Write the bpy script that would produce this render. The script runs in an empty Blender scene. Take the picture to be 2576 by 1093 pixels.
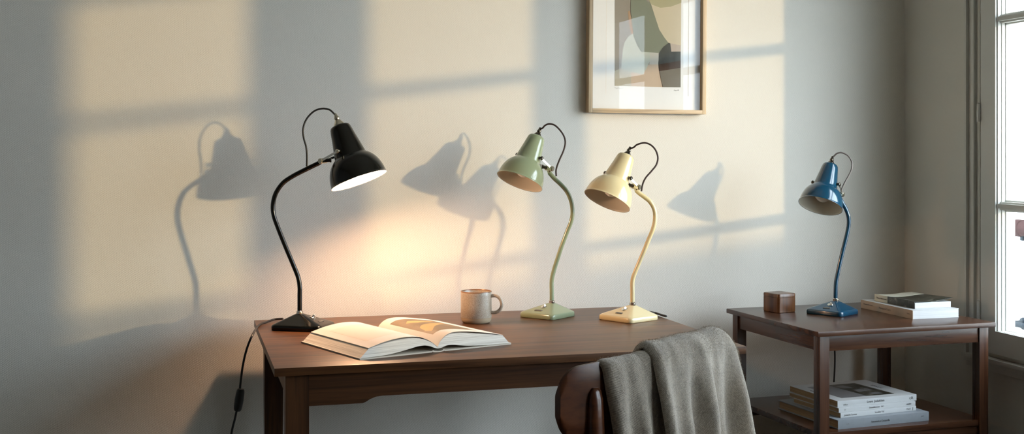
import bpy, bmesh, math, random
from mathutils import Vector, Matrix, noise
random.seed(4)
C = bpy.context.scene.collection
S = bpy.context.scene

# ---------------------------------------------------------------- camera
F, HY, CX = 3000.0, 383.0, 1288.0
YAW = math.radians(15.4)
cy_, sy_ = math.cos(YAW), math.sin(YAW)
CAMZ = 1.21
cam = bpy.data.cameras.new('camera')
cam.sensor_width = 36.0
cam.lens = 36.0 * F / 2576.0
cam.shift_y = -(546.5 - HY) / 2576.0
cam.clip_start = 0.05
camo = bpy.data.objects.new('camera', cam)
C.objects.link(camo)
camo.location = (0, 0, CAMZ)
camo.rotation_euler = (math.radians(90), 0, -YAW)
S.camera = camo

# ---------------------------------------------------------------- exposure, world, sun
S.view_settings.view_transform = 'Standard'
S.view_settings.look = 'None'
S.view_settings.gamma = 1.0
S.view_settings.exposure = 0.0
S.cycles.max_bounces = 10
S.cycles.diffuse_bounces = 6
S.cycles.transparent_max_bounces = 12
S.cycles.caustics_reflective = False
S.cycles.caustics_refractive = False
S.cycles.sample_clamp_indirect = 6.0

W = bpy.data.worlds.new('sky')
S.world = W
W.use_nodes = True
bg = W.node_tree.nodes['Background']
bg.inputs[0].default_value = (0.76, 0.89, 1.0, 1)
bg.inputs[1].default_value = 13.8

SUN_DIR = Vector((-1.0, 1.1, -0.12)).normalized()
sun = bpy.data.lights.new('sun', 'SUN')
sun.energy = 1.75
sun.color = (1.0, 0.73, 0.36)
sun.angle = math.radians(1.3)
suno = bpy.data.objects.new('sun', sun)
C.objects.link(suno)
suno.location = (6, -4, 3)
suno.rotation_euler = SUN_DIR.to_track_quat('-Z', 'Y').to_euler()

D = 3.42        # back wall
RX = 2.274      # right wall
LX, BY, CEIL = -2.4, -2.6, 2.7
DESKZ, SIDEZ = 0.75, 0.735

def portal(y0, y1, z0, z1):
    l = bpy.data.lights.new('window_portal', 'AREA')
    l.shape = 'RECTANGLE'; l.size = z1 - z0; l.size_y = y1 - y0
    l.cycles.is_portal = True
    o = bpy.data.objects.new('window_portal', l)
    C.objects.link(o)
    o.location = (RX + 0.075, (y0 + y1) / 2, (z0 + z1) / 2)
    o.rotation_euler = (0, math.radians(90), 0)   # -Z towards -X
portal(1.36, 2.99, 0.64, 1.97)
portal(0.47, 1.19, 0.64, 1.97)

# ---------------------------------------------------------------- projection helpers (design measurements)
RV, FV, UV = Vector((cy_, -sy_, 0)), Vector((sy_, cy_, 0)), Vector((0, 0, 1))
def at(x, y, Z):
    return Vector((0, 0, CAMZ)) + RV * ((x - CX) / F * Z) + FV * Z + UV * ((HY - y) / F * Z)
def gp(x, y, z):
    return at(x, y, F * (CAMZ - z) / (y - HY))
def wp(x, y, Y):
    k = (x - CX) / F
    Z = Y / (cy_ - sy_ * k)
    return at(x, y, Z)

# ---------------------------------------------------------------- materials
def srgb(r, g, b):
    f = lambda c: c / 12.92 if c <= .04045 else ((c + .055) / 1.055) ** 2.4
    return (f(r / 255), f(g / 255), f(b / 255), 1)
def mat(name, col, rough=.5, metal=0.0, spec=.5, coat=0.0, nz=None, bump=None, sheen=0.0):
    m = bpy.data.materials.new(name); m.use_nodes = True
    nt = m.node_tree; b = nt.nodes['Principled BSDF']
    b.inputs['Base Color'].default_value = col if len(col) == 4 else (*col, 1)
    b.inputs['Roughness'].default_value = rough
    b.inputs['Metallic'].default_value = metal
    b.inputs['Specular IOR Level'].default_value = spec
    b.inputs['Coat Weight'].default_value = coat
    b.inputs['Coat Roughness'].default_value = 0.05
    if sheen: b.inputs['Sheen Weight'].default_value = sheen
    tc = nt.nodes.new('ShaderNodeTexCoord')
    if nz:      # (scale, amount): gentle tone variation
        n = nt.nodes.new('ShaderNodeTexNoise'); n.inputs['Scale'].default_value = nz[0]; n.inputs['Detail'].default_value = 5
        nt.links.new(tc.outputs['Object'], n.inputs['Vector'])
        mx = nt.nodes.new('ShaderNodeMix'); mx.data_type = 'RGBA'
        c = b.inputs['Base Color'].default_value
        mx.inputs[6].default_value = [v * (1 - nz[1]) for v in c[:3]] + [1]
        mx.inputs[7].default_value = [min(1, v * (1 + nz[1])) for v in c[:3]] + [1]
        nt.links.new(n.outputs['Fac'], mx.inputs[0]); nt.links.new(mx.outputs[2], b.inputs['Base Color'])
    if bump:    # (scale, strength, distance)
        n = nt.nodes.new('ShaderNodeTexNoise'); n.inputs['Scale'].default_value = bump[0]; n.inputs['Detail'].default_value = 4
        nt.links.new(tc.outputs['Object'], n.inputs['Vector'])
        bp = nt.nodes.new('ShaderNodeBump'); bp.inputs['Strength'].default_value = bump[1]; bp.inputs['Distance'].default_value = bump[2]
        nt.links.new(n.outputs['Fac'], bp.inputs['Height']); nt.links.new(bp.outputs[0], b.inputs['Normal'])
    return m

def wallpaper():
    m = mat('embossed_wallpaper', (0.76, 0.725, 0.65), .75, spec=.25)
    nt = m.node_tree; b = nt.nodes['Principled BSDF']
    tc = nt.nodes.new('ShaderNodeTexCoord')
    # gentle warp
    n = nt.nodes.new('ShaderNodeTexNoise'); n.inputs['Scale'].default_value = 9; n.inputs['Detail'].default_value = 2
    nt.links.new(tc.outputs['Object'], n.inputs['Vector'])
    sc = nt.nodes.new('ShaderNodeVectorMath'); sc.operation = 'SCALE'; sc.inputs['Scale'].default_value = .02
    nt.links.new(n.outputs['Color'], sc.inputs[0])
    ad = nt.nodes.new('ShaderNodeVectorMath'); ad.operation = 'ADD'
    nt.links.new(tc.outputs['Object'], ad.inputs[0]); nt.links.new(sc.outputs[0], ad.inputs[1])
    hs = []
    for ang, scale in ((58, 78.0), (-64, 68.0)):
        mp = nt.nodes.new('ShaderNodeMapping'); mp.inputs['Rotation'].default_value = (0, math.radians(ang), 0)
        nt.links.new(ad.outputs[0], mp.inputs['Vector'])
        w = nt.nodes.new('ShaderNodeTexWave'); w.wave_type = 'BANDS'; w.bands_direction = 'X'
        w.inputs['Scale'].default_value = scale; w.inputs['Distortion'].default_value = 2.2
        w.inputs['Detail'].default_value = 2; w.inputs['Detail Scale'].default_value = 2.5
        nt.links.new(mp.outputs[0], w.inputs['Vector']); hs.append(w)
    mul = nt.nodes.new('ShaderNodeMath'); mul.operation = 'MULTIPLY'
    nt.links.new(hs[0].outputs['Fac'], mul.inputs[0]); nt.links.new(hs[1].outputs['Fac'], mul.inputs[1])
    bp = nt.nodes.new('ShaderNodeBump'); bp.inputs['Strength'].default_value = .42; bp.inputs['Distance'].default_value = .0008
    nt.links.new(mul.outputs[0], bp.inputs['Height']); nt.links.new(bp.outputs[0], b.inputs['Normal'])
    return m

def wood(name, dark, light, axis, rough=.38, scale=1.0, spec=.5):
    """straight grain along the given axis"""
    m = mat(name, dark, rough, spec=spec)
    nt = m.node_tree; b = nt.nodes['Principled BSDF']
    tc = nt.nodes.new('ShaderNodeTexCoord')
    mp = nt.nodes.new('ShaderNodeMapping')
    s = [34 * scale, 34 * scale, 34 * scale]; s['XYZ'.index(axis)] = 1.6 * scale
    mp.inputs['Scale'].default_value = s
    nt.links.new(tc.outputs['Object'], mp.inputs['Vector'])
    n = nt.nodes.new('ShaderNodeTexNoise'); n.inputs['Scale'].default_value = 1; n.inputs['Detail'].default_value = 8
    n.inputs['Roughness'].default_value = .62; n.inputs['Distortion'].default_value = .6
    nt.links.new(mp.outputs[0], n.inputs['Vector'])
    mp2 = nt.nodes.new('ShaderNodeMapping')
    s2 = [150 * scale] * 3; s2['XYZ'.index(axis)] = 4 * scale
    mp2.inputs['Scale'].default_value = s2
    nt.links.new(tc.outputs['Object'], mp2.inputs['Vector'])
    n2 = nt.nodes.new('ShaderNodeTexNoise'); n2.inputs['Scale'].default_value = 1; n2.inputs['Detail'].default_value = 3
    nt.links.new(mp2.outputs[0], n2.inputs['Vector'])
    cr = nt.nodes.new('ShaderNodeValToRGB')
    cr.color_ramp.elements[0].position = .34; cr.color_ramp.elements[0].color = (*dark, 1)
    cr.color_ramp.elements[1].position = .68; cr.color_ramp.elements[1].color = (*light, 1)
    nt.links.new(n.outputs['Fac'], cr.inputs[0])
    mx = nt.nodes.new('ShaderNodeMix'); mx.data_type = 'RGBA'; mx.blend_type = 'MULTIPLY'; mx.inputs[0].default_value = .55
    cr2 = nt.nodes.new('ShaderNodeValToRGB')
    cr2.color_ramp.elements[0].position = .36; cr2.color_ramp.elements[0].color = (.45, .42, .4, 1)
    cr2.color_ramp.elements[1].position = .52; cr2.color_ramp.elements[1].color = (1, 1, 1, 1)
    nt.links.new(n2.outputs['Fac'], cr2.inputs[0])
    nt.links.new(cr.outputs[0], mx.inputs[6]); nt.links.new(cr2.outputs[0], mx.inputs[7])
    nt.links.new(mx.outputs[2], b.inputs['Base Color'])
    bp = nt.nodes.new('ShaderNodeBump'); bp.inputs['Strength'].default_value = .15; bp.inputs['Distance'].default_value = .0005
    nt.links.new(n2.outputs['Fac'], bp.inputs['Height']); nt.links.new(bp.outputs[0], b.inputs['Normal'])
    return m

def glass(name, gloss=1.0, tint=(1, 1, 1, 1)):
    m = bpy.data.materials.new(name); m.use_nodes = True
    nt = m.node_tree; nt.nodes.remove(nt.nodes['Principled BSDF'])
    out = nt.nodes['Material Output']
    t = nt.nodes.new('ShaderNodeBsdfTransparent'); t.inputs[0].default_value = tint
    g = nt.nodes.new('ShaderNodeBsdfGlossy'); g.inputs['Roughness'].default_value = .01
    lw = nt.nodes.new('ShaderNodeLayerWeight')      # Schlick reflectance, the same from either face of the pane
    pw = nt.nodes.new('ShaderNodeMath'); pw.operation = 'POWER'; pw.inputs[1].default_value = 5
    nt.links.new(lw.outputs['Facing'], pw.inputs[0]); lw.inputs['Blend'].default_value = .5
    fr = nt.nodes.new('ShaderNodeMath'); fr.operation = 'MULTIPLY_ADD'; fr.inputs[1].default_value = .92 * gloss; fr.inputs[2].default_value = .04 * gloss
    nt.links.new(pw.outputs[0], fr.inputs[0])
    mx = nt.nodes.new('ShaderNodeMixShader')
    nt.links.new(fr.outputs[0], mx.inputs[0]); nt.links.new(t.outputs[0], mx.inputs[1]); nt.links.new(g.outputs[0], mx.inputs[2])
    nt.links.new(mx.outputs[0], out.inputs[0])
    return m

def page_edges(name, col, dark, axis='Z', scale=900):
    m = mat(name, col, .8, spec=.2)
    nt = m.node_tree; b = nt.nodes['Principled BSDF']
    tc = nt.nodes.new('ShaderNodeTexCoord')
    mp = nt.nodes.new('ShaderNodeMapping'); s = [6, 6, 6]; s['XYZ'.index(axis)] = scale
    mp.inputs['Scale'].default_value = s
    n = nt.nodes.new('ShaderNodeTexNoise'); n.inputs['Scale'].default_value = 1; n.inputs['Detail'].default_value = 2
    nt.links.new(tc.outputs['Object'], mp.inputs[0]); nt.links.new(mp.outputs[0], n.inputs['Vector'])
    cr = nt.nodes.new('ShaderNodeValToRGB')
    cr.color_ramp.elements[0].position = .35; cr.color_ramp.elements[0].color = (*dark, 1)
    cr.color_ramp.elements[1].position = .6; cr.color_ramp.elements[1].color = (*col, 1)
    nt.links.new(n.outputs['Fac'], cr.inputs[0]); nt.links.new(cr.outputs[0], b.inputs['Base Color'])
    return m

M = {}
M['wallpaper'] = wallpaper()
M['far_wall'] = mat('painted_far_wall', (0.42, 0.40, 0.36), .8)
M['plaster'] = mat('painted_plaster', (0.62, 0.60, 0.54), .7, spec=.25, bump=(60, .15, .001))
M['trim'] = mat('painted_trim', (0.56, 0.55, 0.50), .45, nz=(8, .04))
M['sash'] = mat('painted_sash', (0.60, 0.60, 0.56), .35)
M['ceiling'] = mat('white_ceiling', (0.78, 0.77, 0.74), .85)
M['floor'] = wood('oak_floor', (0.022, 0.012, 0.007), (0.05, 0.028, 0.015), 'Y', .5, .4)
WD, WL = (0.034, 0.013, 0.005), (0.105, 0.044, 0.017)
for a in 'XYZ':
    M['walnut' + a] = wood('walnut_grain_' + a.lower(), WD, WL, a, .33)
    M['sidewood' + a] = wood('side_table_wood_' + a.lower(), (0.028, 0.010, 0.005), (0.078, 0.030, 0.013), a, .27)
M['glass'] = glass('window_glass')
M['framed_glass'] = glass('picture_glass', .35)
M['chrome'] = mat('chrome', (0.78, 0.74, 0.68), .14, 1.0)
M['dark_nickel'] = mat('dark_nickel', (0.16, 0.14, 0.115), .22, 1.0)
M['brass'] = mat('aged_nickel', (0.62, 0.56, 0.44), .25, 1.0)
M['black_paint'] = mat('black_enamel', (0.003, 0.003, 0.002), .18, spec=.35, coat=.1)
M['green_paint'] = mat('sage_green_enamel', srgb(140, 152, 122), .2, coat=.4)
M['cream_paint'] = mat('cream_enamel', srgb(222, 204, 158), .2, coat=.4)
M['blue_paint'] = mat('petrol_blue_enamel', srgb(9, 60, 84), .18, coat=.5)
M['lining'] = mat('white_enamel_lining', (0.70, 0.66, 0.56), .35)
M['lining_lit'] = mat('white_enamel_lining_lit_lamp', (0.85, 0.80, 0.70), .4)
M['frosted'] = mat('frosted_bulb', (0.85, 0.82, 0.74), .25)
M['cord_black'] = mat('black_rubber_cord', (0.012, 0.011, 0.010), .5)
M['cord_brown'] = mat('brown_fabric_cord', (0.045, 0.025, 0.022), .6)
M['cord_grey'] = mat('grey_cord', (0.16, 0.14, 0.13), .4)
M['badge'] = mat('badge_grey', (0.09, 0.085, 0.07), .4)
M['hole'] = mat('screw_black', (0.01, 0.01, 0.01), .5)
def emis(name, col, st):
    m = bpy.data.materials.new(name); m.use_nodes = True
    b = m.node_tree.nodes['Principled BSDF']
    b.inputs['Base Color'].default_value = (1, 1, 1, 1)
    b.inputs['Emission Color'].default_value = (*col, 1); b.inputs['Emission Strength'].default_value = st
    return m
M['lit_bulb'] = emis('lit_bulb', (1.0, 0.585, 0.335), 620.0)

# ---------------------------------------------------------------- object helpers
def prop(o, label=None, cat=None, group=None, kind=None):
    if label: o['label'] = label
    if cat: o['category'] = cat
    if group: o['group'] = group
    if kind: o['kind'] = kind
    return o
def thing(name, loc, label=None, cat=None, group=None, kind=None):
    o = bpy.data.objects.new(name, None); C.objects.link(o); o.location = loc; o.empty_display_size = .05
    return prop(o, label, cat, group, kind)
def worldloc(o):
    p = Vector(o.location)
    while o.parent: o = o.parent; p += Vector(o.location)
    return p
def mesh(name, verts, faces, m, parent=None, smooth=True, origin=None, angle=35, mats=None, fm=None):
    """verts in world space; stored relative to the parent or to origin"""
    off = Vector((0, 0, 0)); 
    me = bpy.data.meshes.new(name)
    if parent is not None: off = worldloc(parent)
    elif origin is not None: off = Vector(origin)
    me.from_pydata([Vector(v) - off for v in verts], [], faces)
    for x in (mats or [m]): me.materials.append(x)
    if fm:
        for p, i in zip(me.polygons, fm): p.material_index = i
    bm = bmesh.new(); bm.from_mesh(me)
    bmesh.ops.remove_doubles(bm, verts=bm.verts, dist=1e-6)
    bmesh.ops.recalc_face_normals(bm, faces=bm.faces)
    bm.to_mesh(me); bm.free()
    if smooth:
        for p in me.polygons: p.use_smooth = True
        me.set_sharp_from_angle(angle=math.radians(angle))
    o = bpy.data.objects.new(name, me); C.objects.link(o)
    if parent is not None: o.parent = parent
    elif origin is not None: o.location = origin
    return o
class MB:
    def __init__(s): s.v = []; s.f = []; s.mi = []; s.cur = 0
    def add(s, verts, faces):
        n = len(s.v); s.v += [Vector(v) for v in verts]; s.f += [[i + n for i in f] for f in faces]; s.mi += [s.cur] * len(faces); return s
    def box(s, lo, hi, bev=0.0, T=None):
        bm = bmesh.new(); bmesh.ops.create_cube(bm, size=1)
        lo = Vector(lo); hi = Vector(hi); c = (lo + hi) / 2; d = hi - lo
        for v in bm.verts: v.co = Vector((v.co.x * d.x, v.co.y * d.y, v.co.z * d.z)) + c
        if bev: bmesh.ops.bevel(bm, geom=bm.edges[:], offset=bev, segments=2, profile=.7, affect='EDGES')
        bm.verts.index_update()
        vs = [(T @ v.co) if T else v.co.copy() for v in bm.verts]
        s.add(vs, [[v.index for v in f.verts] for f in bm.faces]); bm.free(); return s
    def loft(s, rings, cap0=True, cap1=True):
        n = len(rings[0]); vs = [p for r in rings for p in r]; fs = []
        for i in range(len(rings) - 1):
            for j in range(n):
                k = (j + 1) % n
                fs.append([i * n + j, i * n + k, (i + 1) * n + k, (i + 1) * n + j])
        if cap0: fs.append(list(range(n))[::-1])
        if cap1: fs.append([(len(rings) - 1) * n + j for j in range(n)])
        return s.add(vs, fs)
    def lathe(s, prof, org, ax, seg=48, cap0=False, cap1=False):
        ax = Vector(ax).normalized(); a = ax.orthogonal().normalized(); b = ax.cross(a)
        rings = [[Vector(org) + ax * t + (a * math.cos(2 * math.pi * j / seg) + b * math.sin(2 * math.pi * j / seg)) * max(r, 1e-5) for j in range(seg)] for (t, r) in prof]
        return s.loft(rings, cap0, cap1)
    def tube(s, pts, r, seg=12, smooth=True, sub=6):
        pts = [Vector(p) for p in pts]
        if smooth and len(pts) > 2: pts = catmull(pts, sub)
        rings = []; up = None
        for i, p in enumerate(pts):
            t = (pts[min(i + 1, len(pts) - 1)] - pts[max(i - 1, 0)]).normalized()
            if up is None: up = t.orthogonal().normalized()
            up = (up - t * up.dot(t)).normalized(); w = t.cross(up)
            rr = r(i / (len(pts) - 1)) if callable(r) else r
            rings.append([p + (up * math.cos(2 * math.pi * j / seg) + w * math.sin(2 * math.pi * j / seg)) * rr for j in range(seg)])
        return s.loft(rings)
    def poly_prism(s, pts, d):
        n = len(pts); d = Vector(d)
        vs = [Vector(p) for p in pts] + [Vector(p) + d for p in pts]
        fs = [list(range(n))[::-1], [n + i for i in range(n)]] + [[i, (i + 1) % n, n + (i + 1) % n, n + i] for i in range(n)]
        return s.add(vs, fs)
    def out(s, name, m, parent=None, **k):
        if s.cur: k['fm'] = s.mi
        return mesh(name, s.v, s.f, m, parent, **k)
def catmull(p, sub):
    o = []
    for i in range(len(p) - 1):
        a, b, c, d = p[max(i - 1, 0)], p[i], p[i + 1], p[min(i + 2, len(p) - 1)]
        for k in range(sub):
            t = k / sub
            o.append(.5 * ((2 * b) + (c - a) * t + (2 * a - 5 * b + 4 * c - d) * t * t + (3 * b - a - 3 * c + d) * t ** 3))
    o.append(p[-1]); return o
def box(name, lo, hi, m, parent=None, bev=0, **k):
    return MB().box(lo, hi, bev).out(name, m, parent, **k)
def frame_mat(org, ex, ey, ez):
    return Matrix(((ex.x, ey.x, ez.x, org.x), (ex.y, ey.y, ez.y, org.y), (ex.z, ey.z, ez.z, org.z), (0, 0, 0, 1)))
def text_part(name, body, org, ex, ey, size, m, parent, width=None, align='LEFT', depth=.00012):
    """flat lettering mesh on a surface: ex = reading direction, ey = letter up"""
    cu = bpy.data.curves.new(name, 'FONT'); cu.body = body; cu.size = size; cu.extrude = depth; cu.align_x = align
    cu.align_y = 'CENTER'; cu.resolution_u = 2
    to = bpy.data.objects.new(name, cu); C.objects.link(to)
    me = bpy.data.meshes.new_from_object(to.evaluated_get(bpy.context.evaluated_depsgraph_get()))
    bpy.data.objects.remove(to); bpy.data.curves.remove(cu)
    ex = Vector(ex).normalized(); ey = Vector(ey).normalized(); ez = ex.cross(ey)
    T = frame_mat(Vector(org), ex, ey, ez); off = worldloc(parent)
    sx = 1.0
    if width:
        xs = [v.co.x for v in me.vertices]; sx = width / max(1e-6, max(xs) - min(xs))
    for v in me.vertices: v.co = T @ Vector((v.co.x * sx, v.co.y, v.co.z)) - off
    me.materials.clear(); me.materials.append(m)
    o = bpy.data.objects.new(name, me); C.objects.link(o); o.parent = parent
    return o

# ---------------------------------------------------------------- room shell
T_ = .12
def struct(o): o['kind'] = 'structure'; return o
struct(box('wall_back', (LX - T_, D, 0), (RX + .09, D + T_, CEIL), M['wallpaper']))
struct(box('wall_left', (LX - T_, BY, 0), (LX, D, CEIL), M['far_wall']))
struct(box('wall_front', (LX - T_, BY - T_, 0), (RX + .09, BY, CEIL), M['far_wall']))
struct(box('floor', (LX - T_, BY - T_, -.1), (RX + .09, D + T_, 0), M['floor']))
struct(box('ceiling', (LX - T_, BY - T_, CEIL), (RX + .09, D + T_, CEIL + .1), M['ceiling']))
# right wall with three window openings
OPEN = [(0.47, 1.19), (1.36, 3.02)]
WZ0, WZ1 = .612, 1.985
b = MB(); x0, x1 = RX, RX + .09
b.box((x0, BY, 0), (x1, D, WZ0)); b.box((x0, BY, WZ1), (x1, D, CEIL))
e = [BY] + [v for p in OPEN for v in p] + [D]
for i in range(0, len(e), 2): b.box((x0, e[i], WZ0), (x1, e[i + 1], WZ1))
struct(b.out('wall_right', M['plaster'], smooth=False))
for nm, lo, hi in (('baseboard_back', (LX, D - .018, 0), (RX, D, .11)), ('baseboard_left', (LX, BY, 0), (LX + .018, D - .018, .11)),
                   ('baseboard_right', (RX - .018, BY, 0), (RX, D - .018, .11)), ('baseboard_front', (LX + .018, BY, 0), (RX - .018, BY + .018, .11))):
    struct(box(nm, lo, hi, M['trim'], bev=.003))

MUNT = (1.054, 1.595)
def casement(par, ya, yb, hinge_hi):
    """one glazed leaf between ya<yb; x from room side outwards"""
    XI = RX - .012; XG = RX + .030; XO = RX + .045
    z0, z1 = .625, 1.975
    gy0, gy1, gz0, gz1 = ya + .074 if not hinge_hi else ya + .066, yb - .074 if hinge_hi else yb - .066, .694, 1.925
    b = MB()
    st = .004      # glazing moulding width
    def ring(xa, xb, y0, y1, zz0, zz1, w_y0, w_y1, w_z0, w_z1):
        b.box((xa, y0, zz0), (xb, w_y0, zz1), 0); b.box((xa, w_y1, zz0), (xb, y1, zz1), 0)
        b.box((xa, w_y0, zz0), (xb, w_y1, w_z0), 0); b.box((xa, w_y0, w_z1), (xb, w_y1, zz1), 0)
    ring(XI, XO, ya, yb, z0, z1, gy0 - st * 2, gy1 + st * 2, gz0 - st * .6, gz1 + st)
    # stepped glazing mouldings, two steps back to the glass
    ring(XI + .006, XO, gy0 - st * 2, gy1 + st * 2, gz0 - st * .6, gz1 + st, gy0 - st, gy1 + st, gz0 - st * .35, gz1 + st * .5)
    ring(XI + .018, XO, gy0 - st, gy1 + st, gz0 - st * .35, gz1 + st * .5, gy0 - .002, gy1 + .002, gz0 - .001, gz1)
    ring(XI + .030, XO, gy0 - .002, gy1 + .002, gz0 - .001, gz1, gy0, gy1, gz0, gz1)
    b.out('casement_frame', M['sash'], par, smooth=False)
    for z in MUNT:
        m = MB()
        m.box((XI + .004, gy0 - st * 1.9, z - .0065), (XO, gy1 + st * 1.9, z + .0065), .001)
        m.box((XI + .014, gy0 - .006, z - .0120), (XO, gy1 + .006, z + .0120), .001)
        m.box((XI + .030, gy0 - .004, z - .0165), (XO, gy1 + .004, z + .0165), .001)
        m.out('muntin', M['sash'], par)
    zs = [gz0, MUNT[0], MUNT[1], gz1]
    for i in range(3):
        box('glass_pane', (XG + .004, gy0 - .002, zs[i]), (XG + .007, gy1 + .002, zs[i + 1]), M['glass'], par)
    yh = yb if hinge_hi else ya
    sgn = 1 if hinge_hi else -1
    for z in (.745, 1.325, 1.86):
        h = MB().lathe([(0, .0), (0, .0055), (.052, .0055), (.052, 0)], (XI - .004, yh + .004 * sgn, z - .026), (0, 0, 1), 12)
        h.lathe([(0, 0), (.003, .004), (.006, 0.0)], (XI - .004, yh + .004 * sgn, z + .026), (0, 0, 1), 10)
        h.out('hinge', M['sash'], par)
def frame(par, y0, y1):
    """moulded surround of a window opening"""
    b = MB()
    for ys, sg in ((y1, 1), (y0, -1)):
        def yy(a, c): return (min(ys + sg * a, ys + sg * c), max(ys + sg * a, ys + sg * c))
        for a, c, p in ((0.004, .020, .010), (.020, .034, .020), (.034, .050, .014), (.050, .060, .024), (.060, .066, .010)):
            q = yy(a, c); b.box((RX - p, q[0], .606), (RX + .002, q[1], WZ1 + .06), .0015)
        q = yy(-.03, .004); 
        b.box((RX + .045, q[0], WZ0), (RX + .085, q[1], WZ1), .001)
    for a, c, p in ((0, .020, .010), (.020, .034, .020), (.034, .050, .014), (.050, .066, .024)):
        b.box((RX - p, y0 - .066, WZ1 + a), (RX + .002, y1 + .066, WZ1 + c), .0015)
    b.out('window_frame', M['trim'], par)
    s = MB()
    s.box((RX - .030, y0 - .066, .600), (RX + .002, y1 + .066, .612), .003)
    s.box((RX - .020, y0 - .066, .588), (RX + .002, y1 + .066, .600), .002)
    s.box((RX - .012, y0 - .066, .572), (RX + .002, y1 + .066, .588), .002)
    s.box((RX - .002, y0, .612), (RX + .09, y1, .624), .001)
    s.out('window_sill', M['trim'], par)
w1 = struct(thing('window_1', (RX, 2.19, WZ0))); frame(w1, 1.36, 3.02)
casement(w1, 2.096, 3.018, True); casement(w1, 1.362, 2.094, False)
box('meeting_bead', (RX - .024, 2.075, .63), (RX - .011, 2.115, 1.97), M['sash'], w1, bev=.003)
w2 = struct(thing('window_2', (RX, .83, WZ0))); frame(w2, .47, 1.19); casement(w2, .472, 1.188, True)

# outside the windows
M['render_wall'] = mat('white_render', (0.86, 0.85, 0.82), .9, bump=(40, .3, .003), nz=(3, .03))
M['paving'] = mat('pale_paving', (0.5, 0.48, 0.44), .9)
M['clay'] = mat('clay_pipe', (0.030, 0.014, 0.0135), .9, spec=.05, nz=(30, .35), bump=(60, .5, .003))
M['railmetal'] = mat('grey_blue_rail', (0.010, 0.014, 0.018), .7, 0.0, spec=.1)
struct(box('ground', (RX + .09, -9, -.2), (14, 12, -.1), M['paving']))
struct(box('wall_opposite', (4.0, 3.7, -.1), (4.25, 9.5, 5.2), M['render_wall']))
struct(box('wall_sun_block', (4.5, -7, -.1), (4.7, 1.2, 1.265), M['render_wall']))  # unseen wall added to keep the low sun off the lower back wall
def onfac(x, y, X=4.0):
    k = (x - CX) / F; Y = X * (cy_ - sy_ * k) / (sy_ + cy_ * k); return at(x, y, sy_ * X + cy_ * Y)
p = onfac(2543, 574, 3.93)
t = thing('clay_pipe', (3.96, p.y - .9, p.z), 'reddish clay pipe running across the white wall outside the window', 'pipe')
b = MB().lathe([(0, 0), (0, .036), (.006, .043), (.05, .043), (.055, .039), (1.0, .039), (1.0, 0)], (3.96, p.y, p.z), (0, -1, 0), 28)
b.out('pipe_run', M['clay'], t)
MB().box((3.95, p.y - .06, p.z - .06), (4.0, p.y - .04, p.z - .03), .003).tube([(3.97, p.y - .05, p.z - .05), (3.97, p.y - .05, p.z + .04)], .006).out('bracket', M['railmetal'], t)
p = onfac(2551, 815, 3.95)
t = thing('handrail', (3.95, p.y - .6, p.z), 'grey blue metal handrail fixed to the white wall outside, seen through the lowest pane', 'rail')
MB().tube([(3.95, p.y, p.z), (3.95, p.y - .4, p.z - .01), (3.95, p.y - 1.2, p.z - .03)], .013, 14).out('rail', M['railmetal'], t)
MB().lathe([(0, 0), (0, .03), (.008, .03), (.012, .018), (.05, .016), (.05, 0)], (4.0, p.y - .012, p.z), (-1, 0, 0), 20).out('flange', M['railmetal'], t)

# ---------------------------------------------------------------- desk
def rprism(b, lo, hi, bev=.002): b.box(lo, hi, bev)
desk = thing('desk', (.735, 2.95, 0), 'dark walnut writing desk along the wall, carrying three lamps, an open book and a mug', 'desk')
dx0, dx1, dy0, dy1 = .1859, 1.2845, 2.574, 3.330
M['desktop'] = wood('desktop_walnut_lamplit', (.048, .018, .006), (.165, .068, .023), 'X', .38, spec=.4)  # lighter than the apron walnut: lamplight on the top put into its colour
box('desktop', (dx0, dy0, DESKZ - .018), (dx1, dy1, DESKZ), M['desktop'], desk, bev=.0018)
lw, ins, fi = .050, .024, .010
zt = DESKZ - .018
for x in (dx0 + ins, dx1 - ins - lw):
    for y in (dy0 + fi, dy1 - fi - lw):
        rings = []
        for z, s in ((0, .008), (zt - .12, 0), (zt, 0)):
            rings.append([(x + s / 2, y + s / 2, z), (x + lw - s / 2, y + s / 2, z), (x + lw - s / 2, y + lw - s / 2, z), (x + s / 2, y + lw - s / 2, z)])
        MB().loft([[Vector(p) for p in r] for r in rings]).out('leg', M['walnutZ'], desk, smooth=False)
xa, xb = dx0 + ins + lw, dx1 - ins - lw
def apron_profile(xa, xb):
    pts = [(xa, zt), (xb, zt), (xb, zt - .069)]
    R_ = [(xb - .115, zt - .069), (xb - .122, zt - .067), (xb - .132, zt - .061), (xb - .145, zt - .0565), (xb - .16, zt - .055)]
    L_ = [(xa + .16, zt - .055), (xa + .145, zt - .0565), (xa + .132, zt - .061), (xa + .122, zt - .067), (xa + .115, zt - .069)]
    return pts + R_ + L_ + [(xa, zt - .069)]
for y in (dy0 + fi + .004, dy1 - fi - .024):
    MB().poly_prism([(x, y, z) for x, z in apron_profile(xa, xb)], (0, .02, 0)).out('apron', M['walnutX'], desk, smooth=False)
for x in (dx0 + ins + .002, dx1 - ins - .022):
    box('side_apron', (x, dy0 + fi + lw, zt - .045), (x + .02, dy1 - fi - lw, zt), M['walnutY'], desk, bev=.0008)

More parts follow.
